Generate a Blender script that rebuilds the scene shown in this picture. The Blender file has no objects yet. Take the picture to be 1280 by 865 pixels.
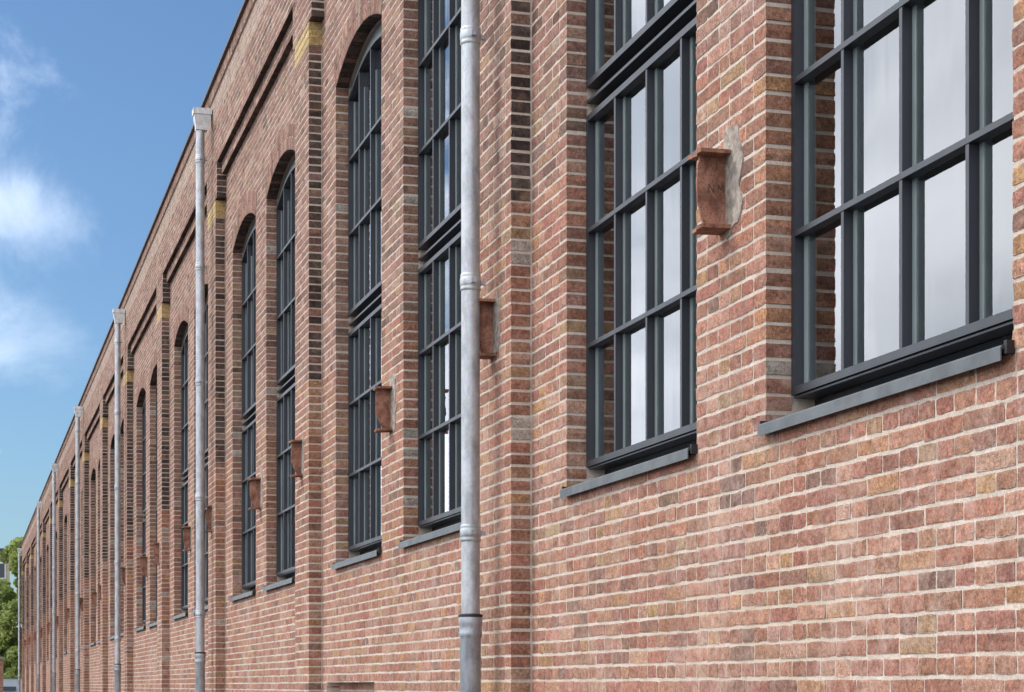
import bpy, math, random
import numpy as np
from mathutils import Vector, Matrix

R = random.Random(7)
RNG = np.random.default_rng(11)
sc = bpy.context.scene
COL = sc.collection

# ------------------------------------------------------------------ camera, world, sun, exposure
EYE = 1.6            # eye height
D = 2.7136           # metres from the camera to the recessed wall plane
THETA = math.radians(16.13)
FPX = 2375.0
cam_d = bpy.data.cameras.new('camera')
cam = bpy.data.objects.new('camera', cam_d)
COL.objects.link(cam)
cam_d.sensor_width = 36.0
cam_d.sensor_fit = 'HORIZONTAL'
cam_d.lens = FPX / 1280.0 * 36.0
cam_d.shift_y = (857 - 432.5) / 1280.0
cam_d.clip_start = 0.1
cam_d.clip_end = 4000
cam.location = (0, -D, EYE)
fwd = Vector((-math.cos(THETA), math.sin(THETA), 0))
cam.rotation_euler = fwd.to_track_quat('-Z', 'Y').to_euler()
sc.camera = cam

SUN_EL = math.radians(48)
SUN_AZ = Vector((-0.5, -0.86, 0)).normalized()      # horizontal direction towards the sun
w = bpy.data.worlds.new('World')
sc.world = w
w.use_nodes = True
nt = w.node_tree
for n in list(nt.nodes):
    nt.nodes.remove(n)


def N(tree, typ, **kw):
    n = tree.nodes.new(typ)
    for k, v in kw.items():
        if k == 'inp':
            for kk, vv in v.items():
                n.inputs[kk].default_value = vv
        else:
            setattr(n, k, v)
    return n


def mth(tree, op, a, b=None, c=None, clamp=False):
    n = tree.nodes.new('ShaderNodeMath')
    n.operation = op
    n.use_clamp = clamp
    for i, v in enumerate((a, b, c)):
        if v is None:
            continue
        if isinstance(v, (int, float)):
            n.inputs[i].default_value = v
        else:
            tree.links.new(v, n.inputs[i])
    return n.outputs[0]


def mixc(tree, fac, a, b, mode='MIX'):
    n = tree.nodes.new('ShaderNodeMix')
    n.data_type = 'RGBA'
    n.blend_type = mode
    for idx, v in ((0, fac), (6, a), (7, b)):
        if isinstance(v, (int, float)):
            n.inputs[idx].default_value = v
        elif isinstance(v, tuple):
            n.inputs[idx].default_value = v if len(v) == 4 else (*v, 1)
        else:
            tree.links.new(v, n.inputs[idx])
    return n.outputs[2]


def smooth(tree, v, lo, hi):
    n = tree.nodes.new('ShaderNodeMapRange')
    n.interpolation_type = 'SMOOTHSTEP'
    tree.links.new(v, n.inputs[0])
    n.inputs[1].default_value = lo
    n.inputs[2].default_value = hi
    n.inputs[3].default_value = 0
    n.inputs[4].default_value = 1
    return n.outputs[0]


sky = N(nt, 'ShaderNodeTexSky', sky_type='NISHITA', sun_disc=False)
sky.sun_elevation = SUN_EL
sky.sun_rotation = math.atan2(SUN_AZ.x, SUN_AZ.y)
sky.altitude = 0
sky.air_density = 1.0
sky.dust_density = 0.9
sky.ozone_density = 2.2
tc = N(nt, 'ShaderNodeTexCoord')
sep = N(nt, 'ShaderNodeSeparateXYZ')
nt.links.new(tc.outputs['Generated'], sep.inputs[0])
zz = mth(nt, 'ADD', mth(nt, 'MAXIMUM', sep.outputs[2], 0.0), 0.16)
cx = mth(nt, 'DIVIDE', sep.outputs[0], zz)
cy = mth(nt, 'DIVIDE', sep.outputs[1], zz)
cmb = N(nt, 'ShaderNodeCombineXYZ')
nt.links.new(cx, cmb.inputs[0])
nt.links.new(cy, cmb.inputs[1])
cmb.inputs[2].default_value = 3.7
cn = N(nt, 'ShaderNodeTexNoise', inp={'Scale': 2.3, 'Detail': 7, 'Roughness': 0.56, 'Distortion': 0.25})
nt.links.new(cmb.outputs[0], cn.inputs['Vector'])
# broken cloud everywhere, thickening away from the blue gap above the end of the street
gap = mth(nt, 'ADD', mth(nt, 'MULTIPLY', sep.outputs[1], -1.3), mth(nt, 'MULTIPLY', sep.outputs[0], 0.20))
gap = mth(nt, 'MINIMUM', gap, 0.3)
cov = mth(nt, 'ADD', cn.outputs['Fac'], gap)
# three soft drifting clouds low in the gap (azimuth, elevation and their spreads in radians)
az = mth(nt, 'ARCTAN2', sep.outputs[1], mth(nt, 'MULTIPLY', sep.outputs[0], -1.0))
el = mth(nt, 'ARCSINE', sep.outputs[2])
fine_n = N(nt, 'ShaderNodeTexNoise', inp={'Scale': 13.0, 'Detail': 9, 'Roughness': 0.62, 'Distortion': 0.5})
nt.links.new(tc.outputs['Generated'], fine_n.inputs['Vector'])
blob = None
for a0, e0, sa, se, amp in ((-0.002, 0.238, 0.064, 0.021, 1.15), (-0.002, 0.176, 0.060, 0.023, 1.1), (0.034, 0.295, 0.020, 0.014, 0.28), (-0.12, 0.21, 0.07, 0.07, 1.0)):
    da = mth(nt, 'DIVIDE', mth(nt, 'SUBTRACT', az, a0), sa)
    de = mth(nt, 'DIVIDE', mth(nt, 'SUBTRACT', el, e0), se)
    r2 = mth(nt, 'ADD', mth(nt, 'MULTIPLY', da, da), mth(nt, 'MULTIPLY', de, de))
    g = mth(nt, 'MULTIPLY', mth(nt, 'EXPONENT', mth(nt, 'MULTIPLY', r2, -1.0)), amp)
    blob = g if blob is None else mth(nt, 'ADD', blob, g)
thin = smooth(nt, mth(nt, 'ADD', mth(nt, 'MULTIPLY', mth(nt, 'SUBTRACT', fine_n.outputs['Fac'], 0.5), 2.6), blob), 0.20, 1.45)
cmask = mth(nt, 'MAXIMUM', smooth(nt, cov, 0.46, 0.72), mth(nt, 'MULTIPLY', thin, 0.29))
noise2 = N(nt, 'ShaderNodeTexNoise', inp={'Scale': 6.0, 'Detail': 5, 'Roughness': 0.5, 'Distortion': 0.4})
nt.links.new(tc.outputs['Generated'], noise2.inputs['Vector'])
skyc = mixc(nt, 1.0, sky.outputs[0], (1.12, 1.44, 1.70), 'MULTIPLY')
cbr = mixc(nt, smooth(nt, noise2.outputs['Fac'], 0.32, 0.66), (19.0, 20.8, 24.0), (40.0, 41.0, 43.5))
cl = mixc(nt, cmask, skyc, cbr)
bg = N(nt, 'ShaderNodeBackground', inp={'Strength': 0.065})
nt.links.new(cl, bg.inputs[0])
wo = N(nt, 'ShaderNodeOutputWorld')
nt.links.new(bg.outputs[0], wo.inputs[0])

sun_d = bpy.data.lights.new('sun', 'SUN')
sun_d.energy = 1.9
sun_d.angle = math.radians(14)
sun_d.color = (1.0, 0.95, 0.88)
sun = bpy.data.objects.new('sun', sun_d)
COL.objects.link(sun)
tosun = SUN_AZ * math.cos(SUN_EL) + Vector((0, 0, math.sin(SUN_EL)))
sun.rotation_euler = tosun.to_track_quat('Z', 'Y').to_euler()

sc.view_settings.view_transform = 'Standard'
sc.view_settings.look = 'None'
sc.view_settings.gamma = 1
sc.view_settings.exposure = 0.17
sc.view_settings.use_curve_mapping = False
sc.render.engine = 'CYCLES'
sc.cycles.use_denoising = True
sc.cycles.max_bounces = 8
sc.cycles.transparent_max_bounces = 12

# ------------------------------------------------------------------ materials


def new_mat(name):
    m = bpy.data.materials.new(name)
    m.use_nodes = True
    t = m.node_tree
    p = t.nodes['Principled BSDF']
    return m, t, p


def pos_node(t):
    g = t.nodes.new('ShaderNodeNewGeometry')
    return g.outputs['Position']


def noise(t, vec, scale, detail=4, rough=0.55, dist=0.0, mapping=None):
    n = N(t, 'ShaderNodeTexNoise', inp={'Scale': scale, 'Detail': detail, 'Roughness': rough, 'Distortion': dist})
    if mapping:
        mp = N(t, 'ShaderNodeMapping')
        mp.inputs['Scale'].default_value = mapping
        t.links.new(vec, mp.inputs[0])
        vec = mp.outputs[0]
    t.links.new(vec, n.inputs['Vector'])
    return n.outputs['Fac']


def bump(t, p, h, strength, dist):
    b = N(t, 'ShaderNodeBump', inp={'Strength': strength, 'Distance': dist})
    t.links.new(h, b.inputs['Height'])
    t.links.new(b.outputs[0], p.inputs['Normal'])
    return b


MORT = (0.50, 0.43, 0.355)


def mat_brick():
    m, t, p = new_mat('brick')
    at = N(t, 'ShaderNodeAttribute', attribute_name='tint')
    ed = N(t, 'ShaderNodeAttribute', attribute_name='edge')
    P = pos_node(t)
    fine = noise(t, P, 210, 4, 0.7)
    med = noise(t, P, 28, 5, 0.68, 0.4)
    big = noise(t, P, 8, 4, 0.6, 0.8)
    patch = noise(t, P, 1.3, 4, 0.6)
    c = mixc(t, 1.0, at.outputs['Color'], mixc(t, smooth(t, med, 0.28, 0.72), (0.66, 0.64, 0.64), (1.30, 1.28, 1.25)), 'MULTIPLY')
    c = mixc(t, 1.0, c, mixc(t, smooth(t, fine, 0.3, 0.7), (0.62, 0.61, 0.60), (1.34, 1.34, 1.34)), 'MULTIPLY')
    mid = noise(t, P, 85, 3, 0.6)
    c = mixc(t, 1.0, c, mixc(t, smooth(t, mid, 0.34, 0.66), (0.76, 0.75, 0.74), (1.20, 1.20, 1.20)), 'MULTIPLY')
    # kiln flashes: bluish burnt and orange underfired areas
    c = mixc(t, mth(t, 'MULTIPLY', smooth(t, big, 0.55, 0.70), 0.35), c, (0.37, 0.215, 0.125))
    c = mixc(t, mth(t, 'MULTIPLY', smooth(t, noise(t, P, 6.3, 4, 0.6, 0.6), 0.57, 0.70), 0.40), c, (0.16, 0.088, 0.076))
    pits = smooth(t, noise(t, P, 80, 3, 0.75), 0.60, 0.69)
    c = mixc(t, mth(t, 'MULTIPLY', pits, 0.7), c, (0.07, 0.045, 0.038))
    sp = N(t, 'ShaderNodeSeparateXYZ')
    t.links.new(P, sp.inputs[0])
    low = mth(t, 'SUBTRACT', 1.0, smooth(t, sp.outputs[2], 1.8, 4.4))
    # lime haze left from repointing, stronger on the sheltered lower wall
    lime = smooth(t, mth(t, 'ADD', mth(t, 'MULTIPLY', noise(t, P, 13, 5, 0.72, 0.5), 0.65), mth(t, 'MULTIPLY', patch, 0.5)), 0.52, 0.80)
    lf = mth(t, 'MULTIPLY', lime, mth(t, 'ADD', 0.14, mth(t, 'MULTIPLY', low, 0.46)))
    c = mixc(t, lf, c, (0.56, 0.41, 0.34))
    spots = smooth(t, noise(t, P, 48, 3, 0.75, 0.3), 0.66, 0.76)
    c = mixc(t, mth(t, 'MULTIPLY', spots, mth(t, 'ADD', 0.15, mth(t, 'MULTIPLY', smooth(t, patch, .4, .65), 0.8))), c, (0.64, 0.58, 0.52))
    # mortar smeared over the worn arrises
    rag = mth(t, 'ADD', ed.outputs['Fac'], mth(t, 'MULTIPLY', mth(t, 'SUBTRACT', noise(t, P, 75, 5, 0.75), 0.5), 2.6))
    rag = smooth(t, rag, 0.78, 1.12)
    mcol = mixc(t, noise(t, P, 6, 5, 0.65), (0.48, 0.385, 0.305), (0.63, 0.53, 0.445))
    c = mixc(t, mth(t, 'MULTIPLY', rag, 0.85), c, mcol)
    wst = smooth(t, noise(t, P, 1.0, 5, 0.65, 0.3, (3.2, 3.2, 0.42)), 0.50, 0.72)
    c = mixc(t, mth(t, 'MULTIPLY', wst, 0.22), c, (0.17, 0.12, 0.095))
    t.links.new(c, p.inputs['Base Color'])
    p.inputs['Roughness'].default_value = 0.92
    p.inputs['Specular IOR Level'].default_value = 0.2
    hgt = mth(t, 'ADD', mth(t, 'MULTIPLY', fine, 0.4), mth(t, 'SUBTRACT', med, mth(t, 'MULTIPLY', pits, 0.6)))
    bump(t, p, hgt, 0.8, 0.004)
    return m


def mat_mortar():
    m, t, p = new_mat('mortar')
    P = pos_node(t)
    a = noise(t, P, 6, 5, 0.65)
    b = noise(t, P, 120, 4, 0.7)
    c = mixc(t, smooth(t, a, 0.3, 0.72), (0.49, 0.40, 0.325), (0.63, 0.54, 0.46))
    c = mixc(t, 1.0, c, mixc(t, smooth(t, b, 0.3, 0.7), (0.78, 0.78, 0.78), (1.12, 1.12, 1.12)), 'MULTIPLY')
    g = smooth(t, noise(t, P, 0.9, 4, 0.6), 0.52, 0.66)
    c = mixc(t, mth(t, 'MULTIPLY', g, 0.40), c, (0.47, 0.40, 0.28))
    wst = smooth(t, noise(t, P, 1.0, 5, 0.65, 0.3, (3.2, 3.2, 0.42)), 0.50, 0.72)
    c = mixc(t, mth(t, 'MULTIPLY', wst, 0.32), c, (0.24, 0.18, 0.14))
    t.links.new(c, p.inputs['Base Color'])
    p.inputs['Roughness'].default_value = 0.95
    p.inputs['Specular IOR Level'].default_value = 0.2
    bump(t, p, mth(t, 'ADD', b, a), 0.8, 0.004)
    return m


def mat_simple(name, col, rough=0.6, metal=0.0, var=0.12, scale=12, bmp=0.0, bscale=80, spec=0.5, mapping=None):
    m, t, p = new_mat(name)
    P = pos_node(t)
    n = noise(t, P, scale, 5, 0.6, 0.0, mapping)
    lo = tuple(max(0, c * (1 - var)) for c in col)
    hi = tuple(c * (1 + var) for c in col)
    c = mixc(t, smooth(t, n, 0.3, 0.7), lo, hi)
    t.links.new(c, p.inputs['Base Color'])
    p.inputs['Metallic'].default_value = metal
    p.inputs['Specular IOR Level'].default_value = spec
    rr = N(t, 'ShaderNodeMapRange', inp={3: max(0.02, rough - 0.08), 4: min(1, rough + 0.1)})
    t.links.new(noise(t, P, scale * 2.3, 4, 0.6, 0, mapping), rr.inputs[0])
    t.links.new(rr.outputs[0], p.inputs['Roughness'])
    if bmp:
        bump(t, p, noise(t, P, bscale, 4, 0.65), bmp, 0.004)
    return m


def mat_glass():
    m, t, p = new_mat('window_glass')
    t.nodes.remove(p)
    out = t.nodes['Material Output']
    P = pos_node(t)
    bn = N(t, 'ShaderNodeBump', inp={'Strength': 0.05, 'Distance': 0.004})
    t.links.new(noise(t, P, 1.0, 1, 0.4, 0, (14, 1, 0.35)), bn.inputs['Height'])
    fr = N(t, 'ShaderNodeFresnel', inp={'IOR': 1.75})
    f = fr.outputs[0]
    # one face of the block stands for one sealed sheet (two surfaces)
    r = mth(t, 'DIVIDE', mth(t, 'MULTIPLY', f, 2.0), mth(t, 'ADD', f, 1.0))
    gl = N(t, 'ShaderNodeBsdfGlossy', inp={'Roughness': 0.0, 'Color': (0.97, 0.985, 1.0, 1)})
    t.links.new(bn.outputs[0], gl.inputs['Normal'])
    tr = N(t, 'ShaderNodeBsdfTransparent', inp={'Color': (0.92, 0.955, 0.945, 1)})
    mx = N(t, 'ShaderNodeMixShader')
    t.links.new(r, mx.inputs[0])
    t.links.new(tr.outputs[0], mx.inputs[1])
    t.links.new(gl.outputs[0], mx.inputs[2])
    t.links.new(mx.outputs[0], out.inputs[0])
    return m


def mat_rust():
    m, t, p = new_mat('rusty_steel')
    P = pos_node(t)
    a = noise(t, P, 14, 5, 0.65, 0.5)
    b = noise(t, P, 90, 4, 0.7)
    c = mixc(t, smooth(t, a, 0.3, 0.7), (0.14, 0.06, 0.037), (0.39, 0.19, 0.13))
    c = mixc(t, smooth(t, noise(t, P, 30, 4, 0.7), 0.55, 0.72), c, (0.27, 0.11, 0.045))
    c = mixc(t, mth(t, 'MULTIPLY', smooth(t, noise(t, P, 140, 3, 0.7), 0.55, 0.64), 0.8), c, (0.045, 0.025, 0.02))
    t.links.new(c, p.inputs['Base Color'])
    p.inputs['Roughness'].default_value = 0.85
    p.inputs['Specular IOR Level'].default_value = 0.3
    bump(t, p, mth(t, 'ADD', a, b), 0.8, 0.004)
    return m


def mat_zinc(name, base, metal):
    m, t, p = new_mat(name)
    P = pos_node(t)
    a = noise(t, P, 16, 5, 0.7, 0.4, (1, 1, 0.45))
    v = N(t, 'ShaderNodeTexVoronoi', inp={'Scale': 85})
    t.links.new(P, v.inputs['Vector'])
    lo = tuple(c * 0.62 for c in base)
    c = mixc(t, smooth(t, a, 0.3, 0.68), lo, base)
    c = mixc(t, 0.12, c, v.outputs['Color'], 'SOFT_LIGHT')
    st = smooth(t, noise(t, P, 3, 5, 0.7, 0, (9, 9, 0.6)), 0.56, 0.7)
    c = mixc(t, mth(t, 'MULTIPLY', st, 0.5), c, tuple(x * 0.45 for x in base))
    t.links.new(c, p.inputs['Base Color'])
    p.inputs['Metallic'].default_value = metal
    rr = N(t, 'ShaderNodeMapRange', inp={3: 0.36, 4: 0.62})
    t.links.new(a, rr.inputs[0])
    t.links.new(rr.outputs[0], p.inputs['Roughness'])
    bump(t, p, a, 0.15, 0.003)
    return m


M = {}
M['brick'] = mat_brick()
M['mortar'] = mat_mortar()
M['frame'] = mat_simple('anthracite_coating', (0.024, 0.027, 0.034), 0.40, 0.0, 0.06, 6, 0.05, 300)
M['inner'] = mat_simple('grey_green_inner_frame', (0.19, 0.225, 0.222), 0.5, 0.0, 0.08, 6)
M['sill'] = mat_simple('grey_sill_metal', (0.070, 0.080, 0.082), 0.38, 0.0, 0.28, 9, 0.05, 120)
M['black'] = mat_simple('black_rubber', (0.012, 0.012, 0.013), 0.6, 0, 0.1, 20)
M['glass'] = mat_glass()
M['rust'] = mat_rust()
M['zinc'] = mat_zinc('zinc_pipe', (0.50, 0.515, 0.53), 0.6)
M['zinc2'] = mat_zinc('galvanised_standpipe', (0.42, 0.445, 0.47), 0.6)
M['hopper'] = mat_zinc('pale_zinc', (0.66, 0.66, 0.65), 0.2)
M['cement'] = mat_simple('cement', (0.29, 0.25, 0.21), 0.95, 0, 0.38, 26, 1.0, 45, 0.2)
M['coping'] = mat_simple('dark_coping', (0.05, 0.045, 0.05), 0.5, 0.2, 0.15, 4)
M['interior'] = mat_simple('dim_plaster', (0.16, 0.155, 0.15), 0.9, 0, 0.1, 1)
M['roof'] = mat_simple('bitumen_roof', (0.06, 0.06, 0.065), 0.9, 0, 0.2, 1.5)
M['asphalt'] = mat_simple('asphalt', (0.055, 0.055, 0.057), 0.9, 0, 0.25, 3, 0.6, 60)
M['ground'] = mat_simple('ground', (0.075, 0.072, 0.062), 0.95, 0, 0.25, 0.6, 0.5, 30)
M['paving'] = mat_simple('concrete_paving', (0.11, 0.10, 0.092), 0.9, 0, 0.2, 2.5, 0.5, 50)
M['beige'] = mat_simple('beige_brickwork', (0.46, 0.37, 0.27), 0.9, 0, 0.12, 3, 0.2, 30)
M['greywall'] = mat_simple('grey_render', (0.20, 0.21, 0.215), 0.9, 0, 0.12, 1)
M['white'] = mat_simple('white_paint', (0.72, 0.73, 0.74), 0.35, 0, 0.04, 3)
M['tyre'] = mat_simple('tyre_rubber', (0.02, 0.02, 0.02), 0.85, 0, 0.1, 9)
M['bark'] = mat_simple('bark', (0.10, 0.075, 0.05), 0.95, 0, 0.3, 8, 0.8, 20)
M['darkglass'] = mat_simple('dark_glass', (0.02, 0.025, 0.03), 0.06, 0, 0.1, 2)
M['vanglass'] = mat_simple('van_glass', (0.12, 0.15, 0.17), 0.08, 0, 0.1, 2)
M['curtain'] = mat_simple('grey_sheer_curtain', (0.60, 0.61, 0.62), 0.9, 0, 0.06, 3)
M['lamp'] = mat_simple('lamp_lens', (0.6, 0.6, 0.58), 0.15, 0, 0.05, 4)


def mat_leaf(name, a, b):
    m, t, p = new_mat(name)
    at = N(t, 'ShaderNodeAttribute', attribute_name='leafv')
    c = mixc(t, at.outputs['Fac'], a, b)
    t.links.new(c, p.inputs['Base Color'])
    p.inputs['Roughness'].default_value = 0.6
    out = t.nodes['Material Output']
    tl = N(t, 'ShaderNodeBsdfTranslucent')
    t.links.new(c, tl.inputs['Color'])
    mx = N(t, 'ShaderNodeMixShader', inp={0: 0.4})
    t.links.new(p.outputs[0], mx.inputs[1])
    t.links.new(tl.outputs[0], mx.inputs[2])
    t.links.new(mx.outputs[0], out.inputs[0])
    return m


M['leaf'] = mat_leaf('green_leaves', (0.13, 0.18, 0.035), (0.38, 0.44, 0.13))

# ------------------------------------------------------------------ helpers: wall coordinates (u away along the wall, q out of the wall, z up)


def link(o, parent=None):
    COL.objects.link(o)
    if parent is not None:
        o.parent = parent
    return o


def empty(name, parent=None, loc=(0, 0, 0)):
    o = bpy.data.objects.new(name, None)
    o.empty_display_size = 0.2
    o.location = loc
    return link(o, parent)


def tag(o, label=None, cat=None, group=None, kind=None):
    if label:
        o['label'] = label
    if cat:
        o['category'] = cat
    if group:
        o['group'] = group
    if kind:
        o['kind'] = kind
    return o


class MB:
    """collects faces given in wall coordinates (u, q, z); world = (-u, -q, z)"""

    def __init__(s):
        s.v, s.f = [], []

    def poly_prism(s, pts, q0, q1):
        """pts: (u, z) outline, counter-clockwise seen from outside; q1 is the outer face"""
        n = len(pts)
        b = len(s.v)
        s.v += [(u, q1, z) for u, z in pts] + [(u, q0, z) for u, z in pts]
        s.f.append(tuple(range(b, b + n)))
        s.f.append(tuple(range(b + 2 * n - 1, b + n - 1, -1)))
        for i in range(n):
            j = (i + 1) % n
            s.f.append((b + i, b + n + i, b + n + j, b + j))
        return s

    def box(s, u0, u1, q0, q1, z0, z1):
        return s.poly_prism([(u1, z0), (u0, z0), (u0, z1), (u1, z1)], q0, q1)

    def lathe(s, u, q, prof, n=24):
        """prof: list of (radius, z) from bottom to top, round a vertical axis"""
        b = len(s.v)
        for r, z in prof:
            for k in range(n):
                a = 2 * math.pi * k / n
                s.v.append((u + r * math.cos(a), q + r * math.sin(a), z))
        for i in range(len(prof) - 1):
            for k in range(n):
                k2 = (k + 1) % n
                s.f.append((b + i * n + k, b + i * n + k2, b + (i + 1) * n + k2, b + (i + 1) * n + k))
        s.f.append(tuple(b + k for k in range(n - 1, -1, -1)))
        s.f.append(tuple(b + (len(prof) - 1) * n + k for k in range(n)))
        return s

    def mesh(s, name, mat, smooth_=False):
        me = bpy.data.meshes.new(name)
        me.from_pydata([(-a, -b, c) for a, b, c in s.v], [], s.f)
        me.materials.append(M[mat])
        if smooth_:
            me.shade_smooth()
            me.set_sharp_from_angle(angle=math.radians(40))
        me.update()
        return me

    def build(s, name, mat, parent=None, smooth_=False, bevel=0.0):
        o = link(bpy.data.objects.new(name, s.mesh(name, mat, smooth_)), parent)
        if bevel:
            md = o.modifiers.new('bevel', 'BEVEL')
            md.width = bevel
            md.segments = 2
            md.limit_method = 'ANGLE'
        return o


def obj(name, me, parent=None, loc=None):
    o = bpy.data.objects.new(name, me)
    if loc is not None:
        o.location = loc
    return link(o, parent)


# ------------------------------------------------------------------ ground
def sheet(name, x0, x1, y0, y1, z, mat):
    me = bpy.data.meshes.new(name)
    me.from_pydata([(x0, y0, z), (x1, y0, z), (x1, y1, z), (x0, y1, z)], [], [(0, 1, 2, 3)])
    me.materials.append(M[mat])
    return tag(obj(name, me), kind='structure')


sheet('ground', -1500, 1500, -1500, 1500, -0.12, 'ground')
sheet('road', -400, 120, -11.0, -3.2, -0.112, 'asphalt')
pv = MB().box(-30, 96, -0.0, 3.0, -0.119, 0.0).build('pavement', 'paving')
tag(pv, kind='structure')
kb = MB().box(-30, 96, 3.008, 3.16, -0.119, 0.012).build('kerb', 'paving')
tag(kb, kind='structure')

# ------------------------------------------------------------------ the brick building
N1 = 9.04          # near edge of the first pilaster in view
BAY = 5.72
PW = 0.64          # pilaster width
PQ = 0.105         # pilaster projection
C = 0.0625         # course
CH = 1.634         # window opening width
W_FAR = (0.575, 2.869)     # far edges of the two openings, measured back from the pilaster
SPR, RISE = 98 * C, 0.165
ZOPEN = 40 * C
RAD = (CH * CH / 4 + RISE * RISE) / (2 * RISE)
RING = 0.215
FIRST, LAST = -1, 15      # pilaster numbers


def near_edge(i):
    return N1 + (i - 1) * BAY


UA, UB = near_edge(FIRST), near_edge(LAST) + PW
bld = empty('brick_building', loc=(-N1, 0, 0))
tag(bld, 'long red brick industrial hall with pilasters and tall arched steel-look windows', 'building')
bld_off = Vector((N1, 0, 0))


def under(o, parent=bld):
    """parent an object whose mesh is already in world coordinates"""
    o.parent = parent
    o.matrix_parent_inverse = Matrix.Translation(-Vector(parent_world(parent)))
    return o


def parent_world(p):
    v = Vector((0, 0, 0))
    while p is not None:
        v += p.location + (p.matrix_parent_inverse.translation if p.parent else Vector((0, 0, 0)))
        p = p.parent
    return v


# --- mortar body (bricks stand a few millimetres proud of it)
G = 0.0021
GS = 0.0042     # deeper on the returns, where the brick ends are worn back
wb = MB()


def arch_pts(u0, u1, rad, zc, n=18):
    """points of the arc from u1 (far) to u0 (near), z above"""
    c = (u0 + u1) / 2
    out = []
    for k in range(n + 1):
        u = u1 + (u0 - u1) * k / n
        out.append((u, zc + math.sqrt(max(rad * rad - (u - c) ** 2, 0))))
    return out


ZC = SPR + RISE - RAD
for i in range(FIRST, LAST + 1):
    n = near_edge(i)
    # pilaster
    wb.box(n + GS, n + PW - GS, -0.3, PQ - G, 0, 109 * C)
    z0u = 109 * C + 0.014
    wb.box(n - 0.11 + GS, n + PW + 0.11 - GS, -0.3, PQ - G, z0u, 115 * C)
    if i == FIRST:
        continue
    f = n - BAY + PW
    # panel below the sills (bay 2 has a low blind recess beside its pilaster)
    if i == 2:
        ra, rb = 12.78, 14.56
        wb.box(f, ra + 0, -0.3, -G, 0, 26 * C)
        wb.box(rb, n, -0.3, -G, 0, 26 * C)
        wb.box(ra, rb, -0.3, -0.1 - G, 0, 26 * C)
        wb.box(f, n, -0.3, -G, 26 * C, ZOPEN - 0.004)
    else:
        wb.box(f, n, -0.3, -G, 0, ZOPEN - 0.004)
    cuts = [f]
    for wf in reversed(W_FAR):
        cuts += [n - wf - CH, n - wf]
    cuts.append(n)
    for a, b in ((cuts[0], cuts[1]), (cuts[2], cuts[3]), (cuts[4], cuts[5])):
        ga = GS if a != f else 0
        gb = GS if b != n else 0
        wb.box(a + ga, b - gb, -0.3, -G, ZOPEN - 0.004, 108 * C)
    for a, b in ((cuts[1], cuts[2]), (cuts[3], cuts[4])):
        pts = [(b - G, 108 * C)] + [(u, z + G) for u, z in arch_pts(a + G, b - G, RAD, ZC)] + [(a + G, 108 * C)]
        # strips, so that no concave polygon is needed
        ap = [(u, z + .009) for u, z in arch_pts(a - GS, b + GS, RAD, ZC, 16)]
        for (uu, za), (ul, zb) in zip(ap[:-1], ap[1:]):
            wb.poly_prism([(uu, za), (ul, zb), (ul, 108 * C), (uu, 108 * C)], -0.3, -G)
    wb.box(f, n, -0.3, -G, 108 * C, 113 * C + 0.014)
    wb.box(f + 0.11, n - 0.11, -0.3, PQ / 2 - G, 113 * C + 0.014, 115 * C + 0.014)
wb.box(UA, UB, -0.3, PQ - G, 115 * C + 0.014, 127 * C)
wb.box(UA, UB, -0.3, PQ + 0.02 - G, 127 * C, 128.9 * C)
wall = wb.build('wall', 'mortar')
wall['label'] = 'pale mortar joints of the brick facade'
under(wall)

# --- bricks
PAL = np.array([(.330, .160, .112), (.280, .128, .090), (.370, .198, .140), (.360, .195, .108),
                (.215, .122, .095), (.325, .205, .120), (.390, .230, .172), (.300, .138, .100), (.250, .135, .098)])
PWT = np.array([.34, .18, .13, .07, .04, .025, .06, .13, .04])
PAL = PAL * np.array((.975, 1.005, .995))
recs = []      # outline polygons come later: (u0, u1, z0, z1, q, depth, tint, side tint)


def tint(z, kind):
    c = PAL[RNG.choice(len(PAL), p=PWT / PWT.sum())] * RNG.uniform(0.88, 1.12)
    c = c * RNG.normal(1.0, 0.035, 3)
    if z > 4.0:                        # never sheltered: weathered and sooty
        g = c.mean()
        c = (c * 0.80 + g * 0.20) * RNG.uniform(0.84, 1.06)
        if RNG.random() < 0.07:
            c = c * 0.6
    return c


def soot_shade(z, c, strong):  # soot on the upper returns, plus painted shade on soffits and side faces
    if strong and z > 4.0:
        if z > 6.8 or RNG.random() < 0.72:  # corbel soffit height: always near black, shade put into the colour
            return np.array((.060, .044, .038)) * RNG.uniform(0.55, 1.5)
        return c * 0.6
    if RNG.random() < 0.04:
        return np.array((.33, .29, .25)) * RNG.uniform(.8, 1.1)
    return c * np.array((.88, .86, .82))  # other side faces browned, their shade painted into the tint


def add(u0, u1, z0, z1, q, depth, col=None, strong=False):
    zm = (z0 + z1) / 2
    c = tint(zm, 0) if col is None else np.array(col) * RNG.uniform(0.9, 1.1)
    um_ = (u0 + u1) / 2
    if q < .01 and ((um_ - 6.42) / .13) ** 2 + ((zm - 2.33) / .10) ** 2 < RNG.uniform(.5, 1.3):
        c = np.array((.175, .098, .080)) * RNG.uniform(.85, 1.15)     # old tar stain below the pier
    s = soot_shade(zm, c, strong) if col is None else c * 0.95
    recs.append((u0, u1, z0, z1, q, depth, *c, *s))


def sizes(L, k):
    """brick modules along a run of length L in course k: header and stretcher courses alternate"""
    if k % 2 == 0:
        n = max(1, round(L / 0.11))
        return [L / n] * n
    out = []
    first = (0.165, 0.11)[(k // 2) % 2] if L > 0.3 else L
    if L <= 0.3:
        return [L]
    out = [first]
    rest = L - first
    n = int(rest / 0.22)
    last = rest - n * 0.22
    out += [0.22] * n
    if last > 0.06:
        out.append(last)
    s = L / sum(out)
    return [x * s for x in out]


J = 0.0031


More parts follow.
